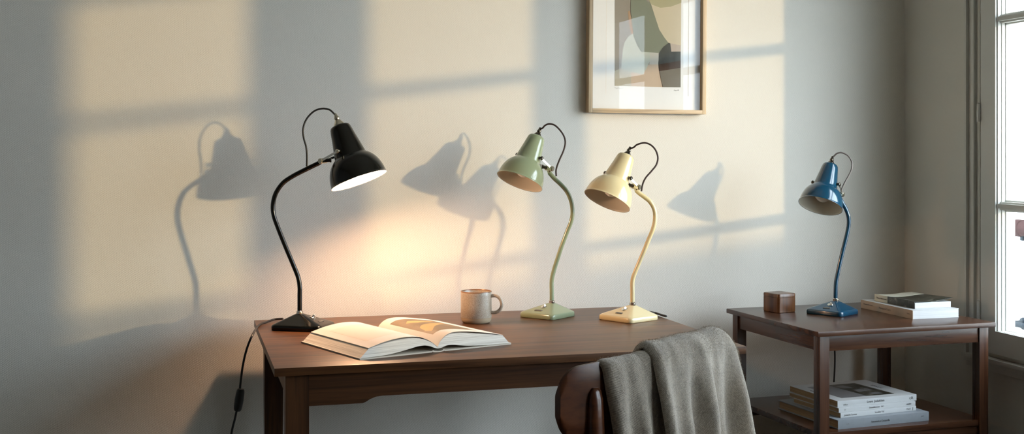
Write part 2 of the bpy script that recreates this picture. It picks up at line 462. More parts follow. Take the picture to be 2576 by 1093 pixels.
# ---------------------------------------------------------------- side table
TA = math.radians(18.3 - 15.4)
u2 = Vector((math.cos(TA), math.sin(TA), 0)); v2 = Vector((-math.sin(TA), math.cos(TA), 0))
P0 = gp(2058, 836, SIDEZ); P0.z = 0
sw, sd = .571, .500
ST = frame_mat(P0, u2, v2, Vector((0, 0, 1)))
side = thing('side_table', tuple(P0 + u2 * sw / 2 + v2 * sd / 2), 'brown wooden side table with a lower shelf, in the corner beside the window', 'table')
MB().box((0, 0, SIDEZ - .014), (sw, sd, SIDEZ), .003, ST).out('tabletop', M['sidewoodX'], side)
ll, li = .030, .014
zs_ = SIDEZ - .014
for x in (li, sw - li - ll):
    for y in (li, sd - li - ll):
        MB().box((x, y, 0), (x + ll, y + ll, zs_), .0015, ST).out('leg', M['sidewoodZ'], side)
for y in (li + .004, sd - li - .020):
    MB().box((li + ll, y, zs_ - .042), (sw - li - ll, y + .016, zs_), .001, ST).out('apron', M['sidewoodX'], side)
for x in (li + .004, sw - li - .020):
    MB().box((x, li + ll, zs_ - .042), (x + .016, sd - li - ll, zs_), .001, ST).out('apron', M['sidewoodY'], side)
SHZ = .462
MB().box((li + .003, li + .003, SHZ - .016), (sw - li - .003, sd - li - .003, SHZ), .0015, ST).out('shelf', M['sidewoodX'], side)
for y in (li + .006, sd - li - .022):
    MB().box((li + ll, y, SHZ - .05), (sw - li - ll, y + .014, SHZ - .016), .001, ST).out('shelf_rail', M['sidewoodX'], side)

# ---------------------------------------------------------------- lamps
def rrect(c, u, v, hw, hd, r, z, n=5):
    pts = []
    for sx, sy, a0 in ((1, 1, 0), (-1, 1, 90), (-1, -1, 180), (1, -1, 270)):
        for k in range(n + 1):
            a = math.radians(a0 + 90 * k / n)
            pts.append(c + u * (sx * (hw - r) + r * math.cos(a)) + v * (sy * (hd - r) + r * math.sin(a)) + UV * z)
    return pts
def zz(pts, org, s): return [(org[0] + x / s, org[1] + y / s) for x, y in pts]
def strap(b, p, q, nrm, w=.0055, th=.0014, rad=.0055):
    """flat metal strip with rounded eyes at both ends"""
    d = (q - p).normalized(); n = (nrm - d * nrm.dot(d)).normalized(); s = d.cross(n)
    out = []
    for c, a0 in ((q, -90), (p, 90)):
        for k in range(9):
            a = math.radians(a0 + 180 * k / 8)
            out.append(c + (d * math.cos(a) + s * math.sin(a)) * rad)
    b.poly_prism([x - n * th / 2 for x in out], n * th)
def lamp(name, label, paint, zt, corners, apexpx, apexh, stem, T, O, tau, Dm, pivc, joint, cord, cordmat, capmat, face, linmat, bulbmat, cable, stem_r=.0061, bdims=None, cabler=.0028, group=None):
    L_, F_, R_ = [gp(x, y, zt) for x, y in corners]
    c = (L_ + R_) / 2; u = (F_ - L_).normalized(); v = Vector((-u.y, u.x, 0))
    hw, hd = (F_ - L_).length / 2, abs((R_ - F_).dot(v)) / 2
    if bdims: hw, hd = bdims[0] / 2, bdims[1] / 2
    Z0 = FV.dot(c - Vector((0, 0, CAMZ)))
    ap = at(apexpx, HY, Z0); ap.z = zt
    root = thing(name, (c.x, c.y, zt), label, 'lamp', group)
    c0 = Vector((c.x, c.y, 0))
    rings = []
    ap0 = Vector((ap.x, ap.y, 0))
    for z, s_, r, k in ((.0, .0015, .012, 0), (.0015, 0, .013, 0), (.0100, 0, .013, 0), (.0128, .0008, .013, 0), (.0146, .003, .012, 0),
                        (.0162, .006, .011, .02)):
        rings.append(rrect(c0.lerp(ap0, k), u, v, hw - s_, hd - s_, r, zt + z))
    for k in (.25, .5, .75, .92, 1.0):
        hh = .0162 + (apexh - .0162) * (k if k < .9 else (.9 + (k - .9) * .8) if k < 1 else 1.0)
        w_ = (hw - .006) * (1 - k) + .0085 * k; d_ = (hd - .006) * (1 - k) + .0085 * k
        rings.append(rrect(c0.lerp(ap0, k), u, v, w_, d_, .011 * (1 - k) + .008 * k, zt + hh))
    b = MB().loft(rings); base = b.out('base', paint, root, angle=50)
    b = MB().loft([rrect(c0, u, v, hw - .004, hd - .004, .01, zt + z) for z in (0.0, .0015)]); 
    # collar with grub screw
    ct = ap + UV * apexh
    MB().lathe([(-.004, 0), (-.004, .0088), (.006, .0088), (.0075, .0075), (.0075, 0)], ct, UV, 24).out('collar', M['chrome'], root)
    sd_ = (-FV * .75 + RV * .35).normalized()
    MB().lathe([(0, 0), (0, .0042), (.003, .0038), (.0035, 0)], ct + UV * .002 + sd_ * .0072, sd_, 14).out('grub_screw', capmat, root)
    # stem
    pts = [ct + UV * .002] + [at(x, y, Z0 + dz) for (x, y, dz) in stem]
    MB().tube(pts, stem_r, 16, sub=8).out('stem', paint, root)
    # switch and badge on one face
    a_, b_ = {'left': (L_, F_), 'right': (F_, R_)}[face]
    mid = (a_ + b_) / 2; mid.z = zt + .015
    apt = Vector((ap.x, ap.y, zt + apexh)); ed = (b_ - a_).normalized(); sl = (apt - mid).normalized()
    nrm = ed.cross(sl).normalized()
    if nrm.z < 0: nrm = -nrm
    sp = mid.lerp(apt, .56) + nrm * .0005
    MB().lathe([(-.003, 0), (-.003, .0085), (.0018, .0085), (.003, .007), (.0032, 0)], sp, nrm, 28).out('switch', M['chrome'], root)
    k = bpy.data.objects[-1] if False else None
    tog = MB(); tog.tube([sp + nrm * .002, sp + nrm * .0045 + ed * .002, sp + nrm * .0055 + ed * .005], lambda t: .0026 + .0012 * t, 10)
    tog.out('switch_lever', M['chrome'], root)
    bpnt = mid.lerp(apt, .26) + nrm * .0003
    fm_ = frame_mat(bpnt, ed, sl, nrm)
    MB().box((-.0115, -.0034, -.002), (.0115, .0034, .0006), .0003, fm_).out('badge', M['badge'], root)
    # shade
    Tp0, Op0 = at(T[0], T[1], Z0), at(O[0], O[1], Z0)
    img = (Op0 - Tp0); li = img.length; img.normalize()
    ta = math.radians(tau); dz_ = li * math.tan(ta) / 2
    Tp, Opp = at(T[0], T[1], Z0 + dz_), at(O[0], O[1], Z0 - dz_)
    ax = (Opp - Tp).normalized(); Ls = (Opp - Tp).length
    ray = (Tp - Vector((0, 0, CAMZ))).normalized()
    prof = [(0.0, .0), (0.0, .085), (.006, .128), (.022, .162), (.055, .181), (.12, .195), (.22, .212), (.32, .232), (.42, .252), (.50, .268), (.545, .277),
            (.560, .283), (.572, .296), (.592, .322), (.625, .358), (.67, .396), (.72, .427), (.78, .454), (.84, .473), (.90, .486), (.96, .494), (.985, .497), (.99, .504), (1.0, .504)]
    # profile heights are in units of shade length, radii in units of mouth diameter
    sh = MB().lathe([(t * Ls, r * Dm) for t, r in prof], Tp, ax, 64)
    sh.lathe([(Ls, .504 * Dm), (Ls, .496 * Dm), (.985 * Ls, .492 * Dm)], Tp, ax, 64)
    shade = sh.out('shade', paint, root, angle=60)
    inn = [(t * Ls, (r - .012) * Dm) for t, r in prof[5:-2]] + [(.998 * Ls, .495 * Dm)]
    MB().lathe([(.115 * Ls, 0)] + inn, Tp, ax, 64).out('shade_lining', linmat, shade, angle=60)
    # bulb
    bt = .95 if bulbmat == M['lit_bulb'] else .90
    bl = MB().lathe([(0, 0), (0, .013), (.02, .0135), (.026, .016), (.035, .0215), (.046, .0245), (.056, .024), (.065, .0205), (.072, .013), (.0755, .005), (.0765, 0)], Tp + ax * (Ls * bt - .0765), ax, 32)
    bl.out('bulb', bulbmat, root, angle=80)
    MB().lathe([(0, 0), (0, .0155), (Ls * bt - .095, .0155), (Ls * bt - .0750, .0145), (Ls * bt - .0750, 0)], Tp + ax * .018, ax, 24).out('lampholder', M['hole'], root)
    # cap above the shade
    cp = [(-.001, 0), (-.001, .0205), (.003, .0205), (.005, .0185), (.009, .0145), (.013, .0115), (.015, .0085), (.017, .0105), (.021, .0105), (.024, .008), (.031, .0048), (.033, .0035), (.033, 0)]
    ch = 1.0 if capmat == M['brass'] else .80; cr_ = .68 if capmat == M['brass'] else .56
    MB().lathe([(t * ch, r if r == 0 else max(.0034, r * cr_)) for t, r in cp], Tp, -ax, 28).out('cap', capmat, root)
    # cord loop
    z1 = FV.dot(Tp - Vector((0, 0, CAMZ)))
    n_ = len(cord)
    cp_ = [Tp - ax * .027 * ch] + [at(x, y, z1 + (Z0 - z1) * min(1, i / (n_ - 1) * 1.3)) for i, (x, y) in enumerate(cord)]
    MB().tube(cp_, .0024, 10).out('cord', cordmat, root)
    # swivel bracket: pivot studs either side of the shade, straps to the knuckle at the stem end
    ts = pivc[0]; side_r = pivc[1]
    rad = .258 * Dm
    rr_ = RV - ax * RV.dot(ax); rr_.normalize(); tc_ = -ray + ax * ray.dot(ax); tc_ -= rr_ * tc_.dot(rr_); tc_.normalize()
    pv = (rr_ * side_r + tc_ * math.sqrt(1 - side_r * side_r)).normalized()
    pc = Tp + ax * (Ls * ts)
    J = at(joint[0], joint[1], Z0 - .004)
    for sgn in (1, -1):
        q = pc + pv * (rad + .004) * sgn
        MB().lathe([(-.008, 0), (-.008, .0042), (.0025, .0042), (.003, .0058), (.0055, .0056), (.0072, .004), (.0078, 0)], q, pv * sgn, 18).out('pivot_stud', M['dark_nickel'] if capmat == M['dark_nickel'] else M['brass'], root)
        jj = J + pv * (.009 * sgn)
        b = MB(); strap(b, q + pv * .001 * sgn, jj, pv, rad=.0029); b.out('strap', M['chrome'], root, smooth=False)
    MB().lathe([(-.013, 0), (-.013, .006), (-.011, .0075), (.011, .0075), (.013, .006), (.013, 0)], J, pv, 20).out('knuckle', M['brass'], root)
    e0 = pts[-1]
    shp = pc + ax * (Ls * .15)
    dn = (shp - J).normalized()
    MB().lathe([(0, .0), (0, .0048), (.018, .0048), (.018, .006), (.022, .006), (.022, 0)], J, dn, 16).out('spigot', capmat if capmat == M['dark_nickel'] else M['hole'], root)
    MB().tube([e0, J], .0055, 14, smooth=False).out('stem_end', M['brass'], root)
    # mains cable
    cb = MB().tube(cable, cabler, 10, sub=10).out('power_cable', M['cord_black'], root)
    return root, cb, Z0

# black lamp, lit
mx = 4.371
t, cb, Z0 = lamp('desk_lamp', 'glossy black desk lamp, switched on, at the left end of the desk', M['black_paint'], DESKZ,
    ((678, 832), (806, 837), (846, 824)), 754, .040,
    [(754, 745, 0), (754, 722, 0), (750, 698, 0), (737, 665, 0), (718, 620, 0), (700, 575, 0), (689, 543, 0), (687, 515, 0), (694, 487, 0), (712, 461, 0), (738, 443, 0), (775, 424, 0), (806, 409, 0)],
    (853.3, 315), (903.6, 455), 7, .151, (.45, -.50), (812, 405),
    zz([(765, 135), (730, 112), (660, 103), (580, 125), (510, 185), (465, 260), (447, 340), (455, 430), (480, 520), (490, 620), (488, 740)], (660, 250), mx), M['cord_black'], M['brass'], 'right', M['lining_lit'], M['lit_bulb'],
    [gp(712, 812, DESKZ) + UV * .010, gp(690, 811, DESKZ) + UV * .007, gp(668, 816, DESKZ) + UV * .004, gp(652, 822, DESKZ) + UV * .0035, at(636, 842, 2.98), at(621, 878, 2.98), at(611, 920, 2.98), at(605, 965, 2.98), at(600, 1010, 2.98), at(592, 1050, 2.98), at(580, 1110, 2.98), at(572, 1250, 3.0), at(560, 1480, 3.08), at(520, 1515, 3.2)],
    bdims=(.140, .104))
MB().lathe([(0, 0), (0, .0075), (.004, .0095), (.012, .0105), (.028, .0112), (.044, .0105), (.052, .0095), (.056, .0075), (.056, 0)], at(606, 979, 2.98), (at(597, 1036, 2.98) - at(606, 979, 2.98)), 14).out('inline_switch', M['cord_black'], cb)
# green lamp
g4 = 4.967
lamp('desk_lamp', 'sage green desk lamp, unlit, between the mug and the cream lamp', M['green_paint'], DESKZ,
    ((1301, 798), (1386, 807), (1453, 796)), 1388, .0385,
    [(1388, 735, 0), (1388, 706, 0), (1393, 682, 0), (1403, 650, 0), (1414, 617, 0), (1426, 585, 0), (1436, 560, 0), (1440, 539, 0), (1439, 518, 0), (1434, 499, 0), (1425, 481, 0), (1410, 464, 0), (1394, 449, 0), (1381, 434, 0)],
    (1351.4, 342.7), (1307, 457.5), 17.5, .133, (.45, .86), (1382, 424),
    zz([(672, 160), (700, 130), (750, 110), (820, 125), (890, 190), (940, 270), (954, 350), (930, 450), (885, 550), (850, 640), (838, 700), (842, 765)], (1230, 290), g4), M['cord_brown'], M['dark_nickel'], 'left', M['lining'], M['frosted'],
    [gp(1412, 786, DESKZ) + UV * .006, gp(1418, 782, DESKZ) + UV * .005, gp(1420, 780, DESKZ) + UV * .0035, Vector((1.01, 3.336, DESKZ - .004)), Vector((1.015, 3.345, DESKZ - .03)), Vector((1.08, 3.35, DESKZ - .035)), Vector((1.20, 3.352, DESKZ - .04)), Vector((1.235, 3.352, .60)), Vector((1.235, 3.355, .3)), Vector((1.235, 3.36, .02))])
# cream lamp
lamp('desk_lamp', 'cream desk lamp, unlit, at the right end of the desk near the blanket', M['cream_paint'], DESKZ,
    ((1504, 804), (1588, 816), (1658, 805)), 1591, .040,
    [(1591, 738, 0), (1591, 709, 0), (1596, 690, 0), (1607, 663, 0), (1619, 635, 0), (1632, 603, 0), (1643, 576, 0), (1648, 551, 0), (1646, 528, 0), (1636, 509, 0), (1621, 496, 0), (1610, 488, 0), (1600, 479, 0)],
    (1576.8, 391), (1527, 506), 17.5, .133, (.45, .86), (1600, 470),
    zz([(715, 155), (760, 120), (850, 98), (930, 125), (990, 190), (1018, 280), (1000, 370), (940, 450), (870, 530), (830, 610), (812, 705)], (1450, 340), g4), M['cord_brown'], M['dark_nickel'], 'left', M['lining'], M['frosted'],
    [gp(1633, 796, DESKZ) + UV * .006, gp(1648, 794, DESKZ) + UV * .0065, gp(1662, 797, DESKZ) + UV * .005, gp(1674, 799, DESKZ) + UV * .003, Vector((1.292, 3.245, DESKZ - .01)), Vector((1.294, 3.25, DESKZ - .1)), Vector((1.293, 3.27, .3)), Vector((1.30, 3.3, .02))])
# blue lamp
b6 = 5.465
lamp('desk_lamp', 'petrol blue desk lamp, unlit, standing on the side table', M['blue_paint'], SIDEZ,
    ((2027, 789.7), (2119, 799.6), (2160, 790)), 2102, .038,
    [(2102, 735, 0), (2103, 712, 0), (2107, 690, 0), (2113, 662, 0), (2121, 628, 0), (2130, 592, 0), (2135, 565, 0), (2134, 545, 0), (2128, 527, 0), (2119, 511, 0), (2113, 498, 0)],
    (2089.7, 414), (2063.6, 518.6), 21, .127, (.46, .86), (2112, 489),
    zz([(620, 98), (655, 82), (700, 80), (770, 110), (820, 170), (840, 240), (825, 330), (780, 420), (735, 500), (700, 575), (688, 640)], (1990, 370), b6), M['cord_grey'], M['dark_nickel'], 'left', M['lining'], M['frosted'],
    [gp(2120, 775, SIDEZ) + UV * .012, gp(2108, 771, SIDEZ) + UV * .009, gp(2092, 766.5, SIDEZ) + UV * .006, wp(2080, 770, 3.36), wp(2078, 800, 3.375), wp(2094, 850, 3.39), wp(2100, 890, 3.39), wp(2098, 960, 3.39), wp(2090, 1060, 3.39), wp(2080, 1300, 3.39)])

# ---------------------------------------------------------------- mug
mc = gp(1198, 812, DESKZ)
def clay_mat():
    m = mat('speckled_stoneware', (0.4, 0.36, 0.3), .35)
    nt = m.node_tree; b = nt.nodes['Principled BSDF']
    tc = nt.nodes.new('ShaderNodeTexCoord'); sep = nt.nodes.new('ShaderNodeSeparateXYZ'); nt.links.new(tc.outputs['Object'], sep.inputs[0])
    n = nt.nodes.new('ShaderNodeTexNoise'); n.inputs['Scale'].default_value = 900; n.inputs['Detail'].default_value = 3
    nt.links.new(tc.outputs['Object'], n.inputs['Vector'])
    cr = nt.nodes.new('ShaderNodeValToRGB')
    cr.color_ramp.elements[0].position = .36; cr.color_ramp.elements[0].color = (.24, .185, .125, 1)
    cr.color_ramp.elements[1].position = .58; cr.color_ramp.elements[1].color = (.48, .43, .36, 1)
    nt.links.new(n.outputs['Fac'], cr.inputs[0])
    zr = nt.nodes.new('ShaderNodeValToRGB'); zr.color_ramp.interpolation = 'CONSTANT'
    e = zr.color_ramp.elements
    e[0].position = 0; e[0].color = (.33, .25, .16, 1); e[1].position = .18; e[1].color = (1, 1, 1, 1)
    mp = nt.nodes.new('ShaderNodeMath'); mp.operation = 'DIVIDE'; mp.inputs[1].default_value = .0855
    nt.links.new(sep.outputs['Z'], mp.inputs[0]); nt.links.new(mp.outputs[0], zr.inputs[0])
    # unglazed foot below, speckled glaze above, brown where the glaze breaks at the lip
    lt = nt.nodes.new('ShaderNodeMath'); lt.operation = 'LESS_THAN'; lt.inputs[1].default_value = .18; nt.links.new(mp.outputs[0], lt.inputs[0])
    gt = nt.nodes.new('ShaderNodeMath'); gt.operation = 'GREATER_THAN'; gt.inputs[1].default_value = .965; nt.links.new(mp.outputs[0], gt.inputs[0])
    m1 = nt.nodes.new('ShaderNodeMix'); m1.data_type = 'RGBA'; nt.links.new(lt.outputs[0], m1.inputs[0]); nt.links.new(cr.outputs[0], m1.inputs[6]); m1.inputs[7].default_value = (.38, .30, .20, 1)
    m2 = nt.nodes.new('ShaderNodeMix'); m2.data_type = 'RGBA'; nt.links.new(gt.outputs[0], m2.inputs[0]); nt.links.new(m1.outputs[2], m2.inputs[6]); m2.inputs[7].default_value = (.22, .11, .05, 1)
    nt.links.new(m2.outputs[2], b.inputs['Base Color'])
    rg = nt.nodes.new('ShaderNodeMath'); rg.operation = 'MULTIPLY_ADD'; rg.inputs[1].default_value = .4; rg.inputs[2].default_value = .3
    nt.links.new(lt.outputs[0], rg.inputs[0]); nt.links.new(rg.outputs[0], b.inputs['Roughness'])
    return m
M['stoneware'] = clay_mat()
mug = thing('mug', (mc.x, mc.y, DESKZ), 'speckled stoneware mug with a bare clay foot, behind the open book', 'mug')
mh, mr = .0855, .0418
MB().lathe([(0, 0), (0, mr * .80), (.002, mr * .88), (.006, mr * .95), (.012, mr * .985), (.0150, mr * .99), (.0160, mr * 1.003), (.05, mr), (.075, mr * .998), (mh - .001, mr), (mh, mr * .985), (mh, mr * .955), (mh - .002, mr * .93), (.05, mr * .91), (.012, mr * .88), (.007, mr * .7), (.007, 0)],
           (mc.x, mc.y, DESKZ), UV, 64).out('cup', M['stoneware'], mug, angle=50)
hv = (RV * .97 - FV * .22).normalized()
hz = DESKZ
hpts = [mc + hv * (mr - .003) + UV * .072, mc + hv * (mr + .012) + UV * .0735, mc + hv * (mr + .024) + UV * .066, mc + hv * (mr + .029) + UV * .052, mc + hv * (mr + .025) + UV * .038, mc + hv * (mr + .013) + UV * .029, mc + hv * (mr - .003) + UV * .0285]
MB().tube(hpts, .0046, 14).out('handle', M['stoneware'], mug)

# ---------------------------------------------------------------- open book
M['page'] = mat('open_page', (0.80, 0.76, 0.70), .75, spec=.2)
M['page_tint'] = mat('printed_tint', (0.78, 0.70, 0.62), .75, spec=.2)
M['edges'] = page_edges('open_book_page_edges', (.80, .77, .70), (.52, .48, .42), 'Z', 1100)
M['board'] = mat('book_board', (.52, .47, .39), .7)
M['photo_dark'] = mat('printed_photo_brown', (.20, .145, .085), .6, nz=(30, .4))
M['photo_gold'] = mat('printed_photo_gold', (.55, .36, .14), .6, nz=(20, .3))
sp0 = gp(1101, 886, DESKZ)                       # spine at the near edge
ua = math.radians(33.0 - 15.4)
bu = Vector((math.cos(ua), math.sin(ua), 0)); bv = Vector((-math.sin(ua + math.radians(2.5)), math.cos(ua + math.radians(2.5)), 0))
BL = .290
book = thing('open_book', (sp0.x + bv.x * BL / 2, sp0.y + bv.y * BL / 2, DESKZ), 'large open book with a photograph printed on its right page, lying on the desk', 'book')
def BP(u_, w, v_): return Vector((sp0.x, sp0.y, DESKZ)) + bu * u_ + UV * w + bv * (v_ * BL)
def sweep(name, prof, m, par, v0=0.0, v1=1.0, n=2, **k):
    b = MB(); b.loft([[BP(p[0], p[1], v0 + (v1 - v0) * i / n) for p in prof] for i in range(n + 1)]); return b.out(name, m, par, **k)
# covers: boards and a curved spine strip
sweep('cover', [(-.199, .0), (-.016, .0005), (-.016, .0035), (-.199, .003)], M['board'], book, -.012, 1.012, smooth=False)
sweep('cover', [(.016, .0005), (.199, .0), (.199, .003), (.016, .0035)], M['board'], book, -.012, 1.012, smooth=False)
sweep('spine', [(-.017, .0036), (-.014, .0008), (-.006, .0), (.006, .0), (.014, .0008), (.017, .0036), (.014, .0056), (.010, .003), (.004, .0018), (-.004, .0018), (-.010, .003), (-.014, .0056)], M['board'], book, -.012, 1.012)
LT = [(-.176, .0225), (-.162, .0255), (-.145, .0295), (-.120, .0335), (-.095, .0360), (-.070, .0365), (-.048, .0345), (-.030, .0290), (-.015, .0215), (-.006, .0150), (0, .0105)]
LB = [(0, .0075), (-.010, .0105), (-.020, .0150), (-.034, .0175), (-.052, .0170), (-.075, .0130), (-.105, .0080), (-.140, .0045), (-.1965, .0032), (-.195, .0045)]
RT = [(0, .0105), (.004, .0180), (.010, .0260), (.020, .0335), (.034, .0380), (.052, .0385), (.075, .0365), (.105, .0325), (.140, .0280), (.164, .0245), (.178, .0225)]
RB = [(.195, .0045), (.1965, .0032), (.120, .0045), (.075, .0075), (.045, .0120), (.028, .0130), (.018, .0110), (.010, .0085), (0, .0075)]
def cat2(p, sub=5): return [(q.x, q.y) for q in catmull([Vector((a, b, 0)) for a, b in p], sub)]
LTs, LBs, RTs, RBs = cat2(LT), cat2(LB), cat2(RT), cat2(RB)
sweep('page_block', LTs + LBs, M['edges'], book, 0, 1, 6, angle=40)
sweep('page_block', RTs + RBs, M['edges'], book, 0, 1, 6, angle=40)
def leaf(name, prof, lift, th, m, v0=0, v1=1, a=0, z=None, **k):
    pr = prof[a:z]
    top = [(x, y + lift + th) for x, y in pr]; bot = [(x, y + lift) for x, y in pr][::-1]
    return sweep(name, top + bot, m, book, v0, v1, 6, angle=40, **k)
leaf('page', LTs, .0003, .0004, M['page']); leaf('page', RTs, .0003, .0004, M['page'])
# a loose leaf standing slightly off each block
lo_ = [(x, y + .0035 * math.sin(min(1, max(0, (x + .19) / .19)) * math.pi)) for x, y in LTs]
ro_ = [(x, y + .0035 * math.sin(min(1, x / .188) * math.pi)) for x, y in RTs]
leaf('page', ro_, .0009, .0003, M['page']); leaf('page', lo_, .0009, .0003, M['page'])
n = len(ro_)
leaf('printed_photograph', ro_, .00125, .0001, M['photo_dark'], .16, .86, int(n * .26), int(n * .80))
def leafpatch(name, prof, lift, m, outline):
    """printed patch: outline in (fraction along the page, fraction along the height)"""
    b = MB(); cols = 14
    us = [o[0] for o in outline]; u0, u1 = min(us), max(us)
    def span(u_):
        ys = []
        for i in range(len(outline)):
            p, q = outline[i], outline[(i + 1) % len(outline)]
            if (p[0] - u_) * (q[0] - u_) <= 0 and p[0] != q[0]: ys.append(p[1] + (q[1] - p[1]) * (u_ - p[0]) / (q[0] - p[0]))
        return (min(ys), max(ys)) if ys else (0, 0)
    def pt(u_, v_):
        i = u_ * (len(prof) - 1); k_ = int(min(i, len(prof) - 2)); f_ = i - k_
        x = prof[k_][0] * (1 - f_) + prof[k_ + 1][0] * f_; y = prof[k_][1] * (1 - f_) + prof[k_ + 1][1] * f_
        return x, y + lift, v_
    up, lowr = [], []
    for i in range(cols + 1):
        u_ = u0 + (u1 - u0) * (i / cols) * .999 + .0005 * (u1 - u0); a_, c_ = span(u_); x, y, _ = pt(u_, 0)
        up.append(BP(x, y, c_)); lowr.append(BP(x, y, a_))
    vs = up + lowr; fs = [[i, i + 1, cols + 1 + i + 1, cols + 1 + i] for i in range(cols)]
    return b.add(vs, fs).out(name, m, book)
leafpatch('printed_highlight', ro_, .00150, M['photo_gold'], [(.30, .30), (.34, .22), (.45, .30), (.62, .45), (.78, .62), (.70, .60), (.55, .52), (.40, .46), (.31, .40)])
leafpatch('printed_highlight', ro_, .00150, M['photo_gold'], [(.36, .66), (.50, .60), (.66, .66), (.74, .74), (.60, .72), (.46, .74)])
m_ = len(lo_)
leaf('printed_tint', lo_, .00125, .0001, M['page_tint'], .18, .82, int(m_ * .16), int(m_ * .62))

# ---------------------------------------------------------------- closed books
M['ink'] = mat('book_ink', (.05, .05, .05), .7)
M['ink_soft'] = mat('book_ink_grey', (.16, .15, .15), .7)
M['white_cover'] = mat('white_cover', (.52, .53, .53), .4, nz=(20, .04))
M['grey_cover'] = mat('grey_cloth_cover', (.22, .24, .26), .55, nz=(60, .08), bump=(500, .2, .0003))
M['tan_spine'] = mat('buff_spine', (.42, .34, .26), .55, nz=(12, .12))
M['cream_cover'] = mat('cream_cover', (.60, .57, .46), .5)
M['dark_photo_cover'] = mat('dark_photo_cover', (.045, .045, .035), .35, nz=(25, .6))
def photo_cover():
    m = M['dark_photo_cover']; nt = m.node_tree; b = nt.nodes['Principled BSDF']
    tc = nt.nodes.new('ShaderNodeTexCoord'); n = nt.nodes.new('ShaderNodeTexNoise'); n.inputs['Scale'].default_value = 38; n.inputs['Detail'].default_value = 5; n.inputs['Distortion'].default_value = 1.2
    nt.links.new(tc.outputs['Object'], n.inputs['Vector'])
    cr = nt.nodes.new('ShaderNodeValToRGB'); e = cr.color_ramp.elements
    e[0].position = .45; e[0].color = (.018, .020, .014, 1); e[1].position = .62; e[1].color = (.06, .055, .04, 1)
    x = e.new(.74); x.color = (.26, .25, .22, 1)
    nt.links.new(n.outputs['Fac'], cr.inputs[0]); nt.links.new(cr.outputs[0], b.inputs['Base Color'])
photo_cover()
M['cover_photo_grey'] = mat('cover_photo_grey', (.17, .17, .175), .4, nz=(10, .1))
M['pages_white'] = page_edges('white_page_edges', (.58, .58, .575), (.50, .50, .50), 'Z', 900)
M['pages_tan'] = page_edges('tan_page_edges', (.42, .30, .18), (.30, .20, .11), 'Z', 1300)
def closed_book(name, label, p0, ud, w, d, t, z, cover, spinem, pages, cat='book', group=None, board=.0009, over=.0):
    """p0: corner where the spine starts; ud: spine direction; d: depth away from the spine (left-hand perpendicular)"""
    ud = Vector((ud.x, ud.y, 0)).normalized(); vd = Vector((-ud.y, ud.x, 0))
    o = Vector((p0.x, p0.y, z)); Tm = frame_mat(o, ud, vd, UV)
    root = thing(name, tuple(o + ud * w / 2 + vd * d / 2), label, cat, group)
    b = MB(); r = min(.0022, t * .2)
    b.box((0, .0004, 0), (w, d, board), .0002, Tm); b.box((0, .0004, t - board), (w, d, t), .0002, Tm)
    b.out('cover', cover, root)
    MB().box((0, -.0003, 0.0), (w, .0012, t), .0004, Tm).out('spine', spinem, root)
    MB().box((over + .0006, .0012, board), (w - over - .0006, d - over - .001, t - board), 0, Tm).out('page_block', pages, root, smooth=False)
    return root, Tm, ud, vd
def on_top(Tm, w, d, t, poly, name, m, root, lift=.0002):
    MB().poly_prism([Tm @ Vector((u_ * w, v_ * d, t)) for u_, v_ in poly], Vector((0, 0, lift))).out(name, m, root, smooth=False)

# lower shelf stack
sd1 = gp(2336.6, 1059, SHZ) - gp(2108, 1082, SHZ)
GRP = None
p = gp(2108, 1082, SHZ)
r_, Tm, u_, v_ = closed_book('book', 'thick grey hardback at the bottom of the stack on the lower shelf', p, sd1, .303, .285, .0247, SHZ, M['grey_cover'], M['grey_cover'], M['pages_tan'], board=.0025, over=.003)
text_part('spine_title', 'Antoniora e Cozzarelin', Tm @ Vector((.108, -.0006, .0125)), u_, UV, .0085, M['ink'], r_, width=.062)
text_part('spine_author', 'L V.', Tm @ Vector((.028, -.0006, .0125)), u_, UV, .006, M['ink_soft'], r_)
text_part('publisher_mark', 'mart', Tm @ Vector((.276, -.0006, .0145)), u_, UV, .005, M['ink_soft'], r_)
z = SHZ + .0250
p = gp(2114.6, 1052.7, z); q = gp(2314, 1032.5, z)
r_, Tm, u_, v_ = closed_book('book', 'slim white paperback lying directly on the thick grey hardback on the shelf', p, q - p, .256, .215, .0128, z, M['white_cover'], M['white_cover'], M['pages_tan'])
text_part('spine_author', 'Jonnarth Tornesa', Tm @ Vector((.012, -.0006, .0064)), u_, UV, .0068, M['ink_soft'], r_, width=.042)
text_part('spine_title', 'Vendity Vol', Tm @ Vector((.114, -.0006, .0064)), u_, UV, .0075, M['ink_soft'], r_, width=.031)
text_part('publisher_mark', 'Mardi', Tm @ Vector((.222, -.0006, .0064)), u_, UV, .0062, M['ink_soft'], r_)
text_part('publisher_mark', 'J', Tm @ Vector((.243, -.0006, .0064)), u_, UV, .009, M['ink'], r_)
z += .0132
p = gp(2110, 1039.3, z); q = gp(2312, 1020, z)
r_, Tm, u_, v_ = closed_book('book', 'slim white paperback directly under the topmost book of the shelf stack', p, q - p, .258, .232, .0118, z, M['white_cover'], M['white_cover'], M['pages_tan'])
text_part('spine_title', 'Sonanddlicanium   2013', Tm @ Vector((.100, -.0006, .006)), u_, UV, .0062, M['ink_soft'], r_, width=.050)
text_part('publisher_mark', 'condini', Tm @ Vector((.226, -.0006, .006)), u_, UV, .0058, M['ink'], r_)
text_part('spine_author', 'LV', Tm @ Vector((.018, -.0006, .006)), u_, UV, .004, M['ink_soft'], r_)
z += .0122
p = gp(2107, 1026, z); q = gp(2312, 1007.8, z)
r_, Tm, u_, v_ = closed_book('book', 'white paperback with a dark photograph on its cover, topmost on the shelf stack', p, q - p, .263, .230, .0170, z, M['white_cover'], M['white_cover'], M['pages_tan'])
text_part('spine_title', 'Lount  Jndultilum', Tm @ Vector((.096, -.0006, .0085)), u_, UV, .0092, M['ink'], r_, width=.057)
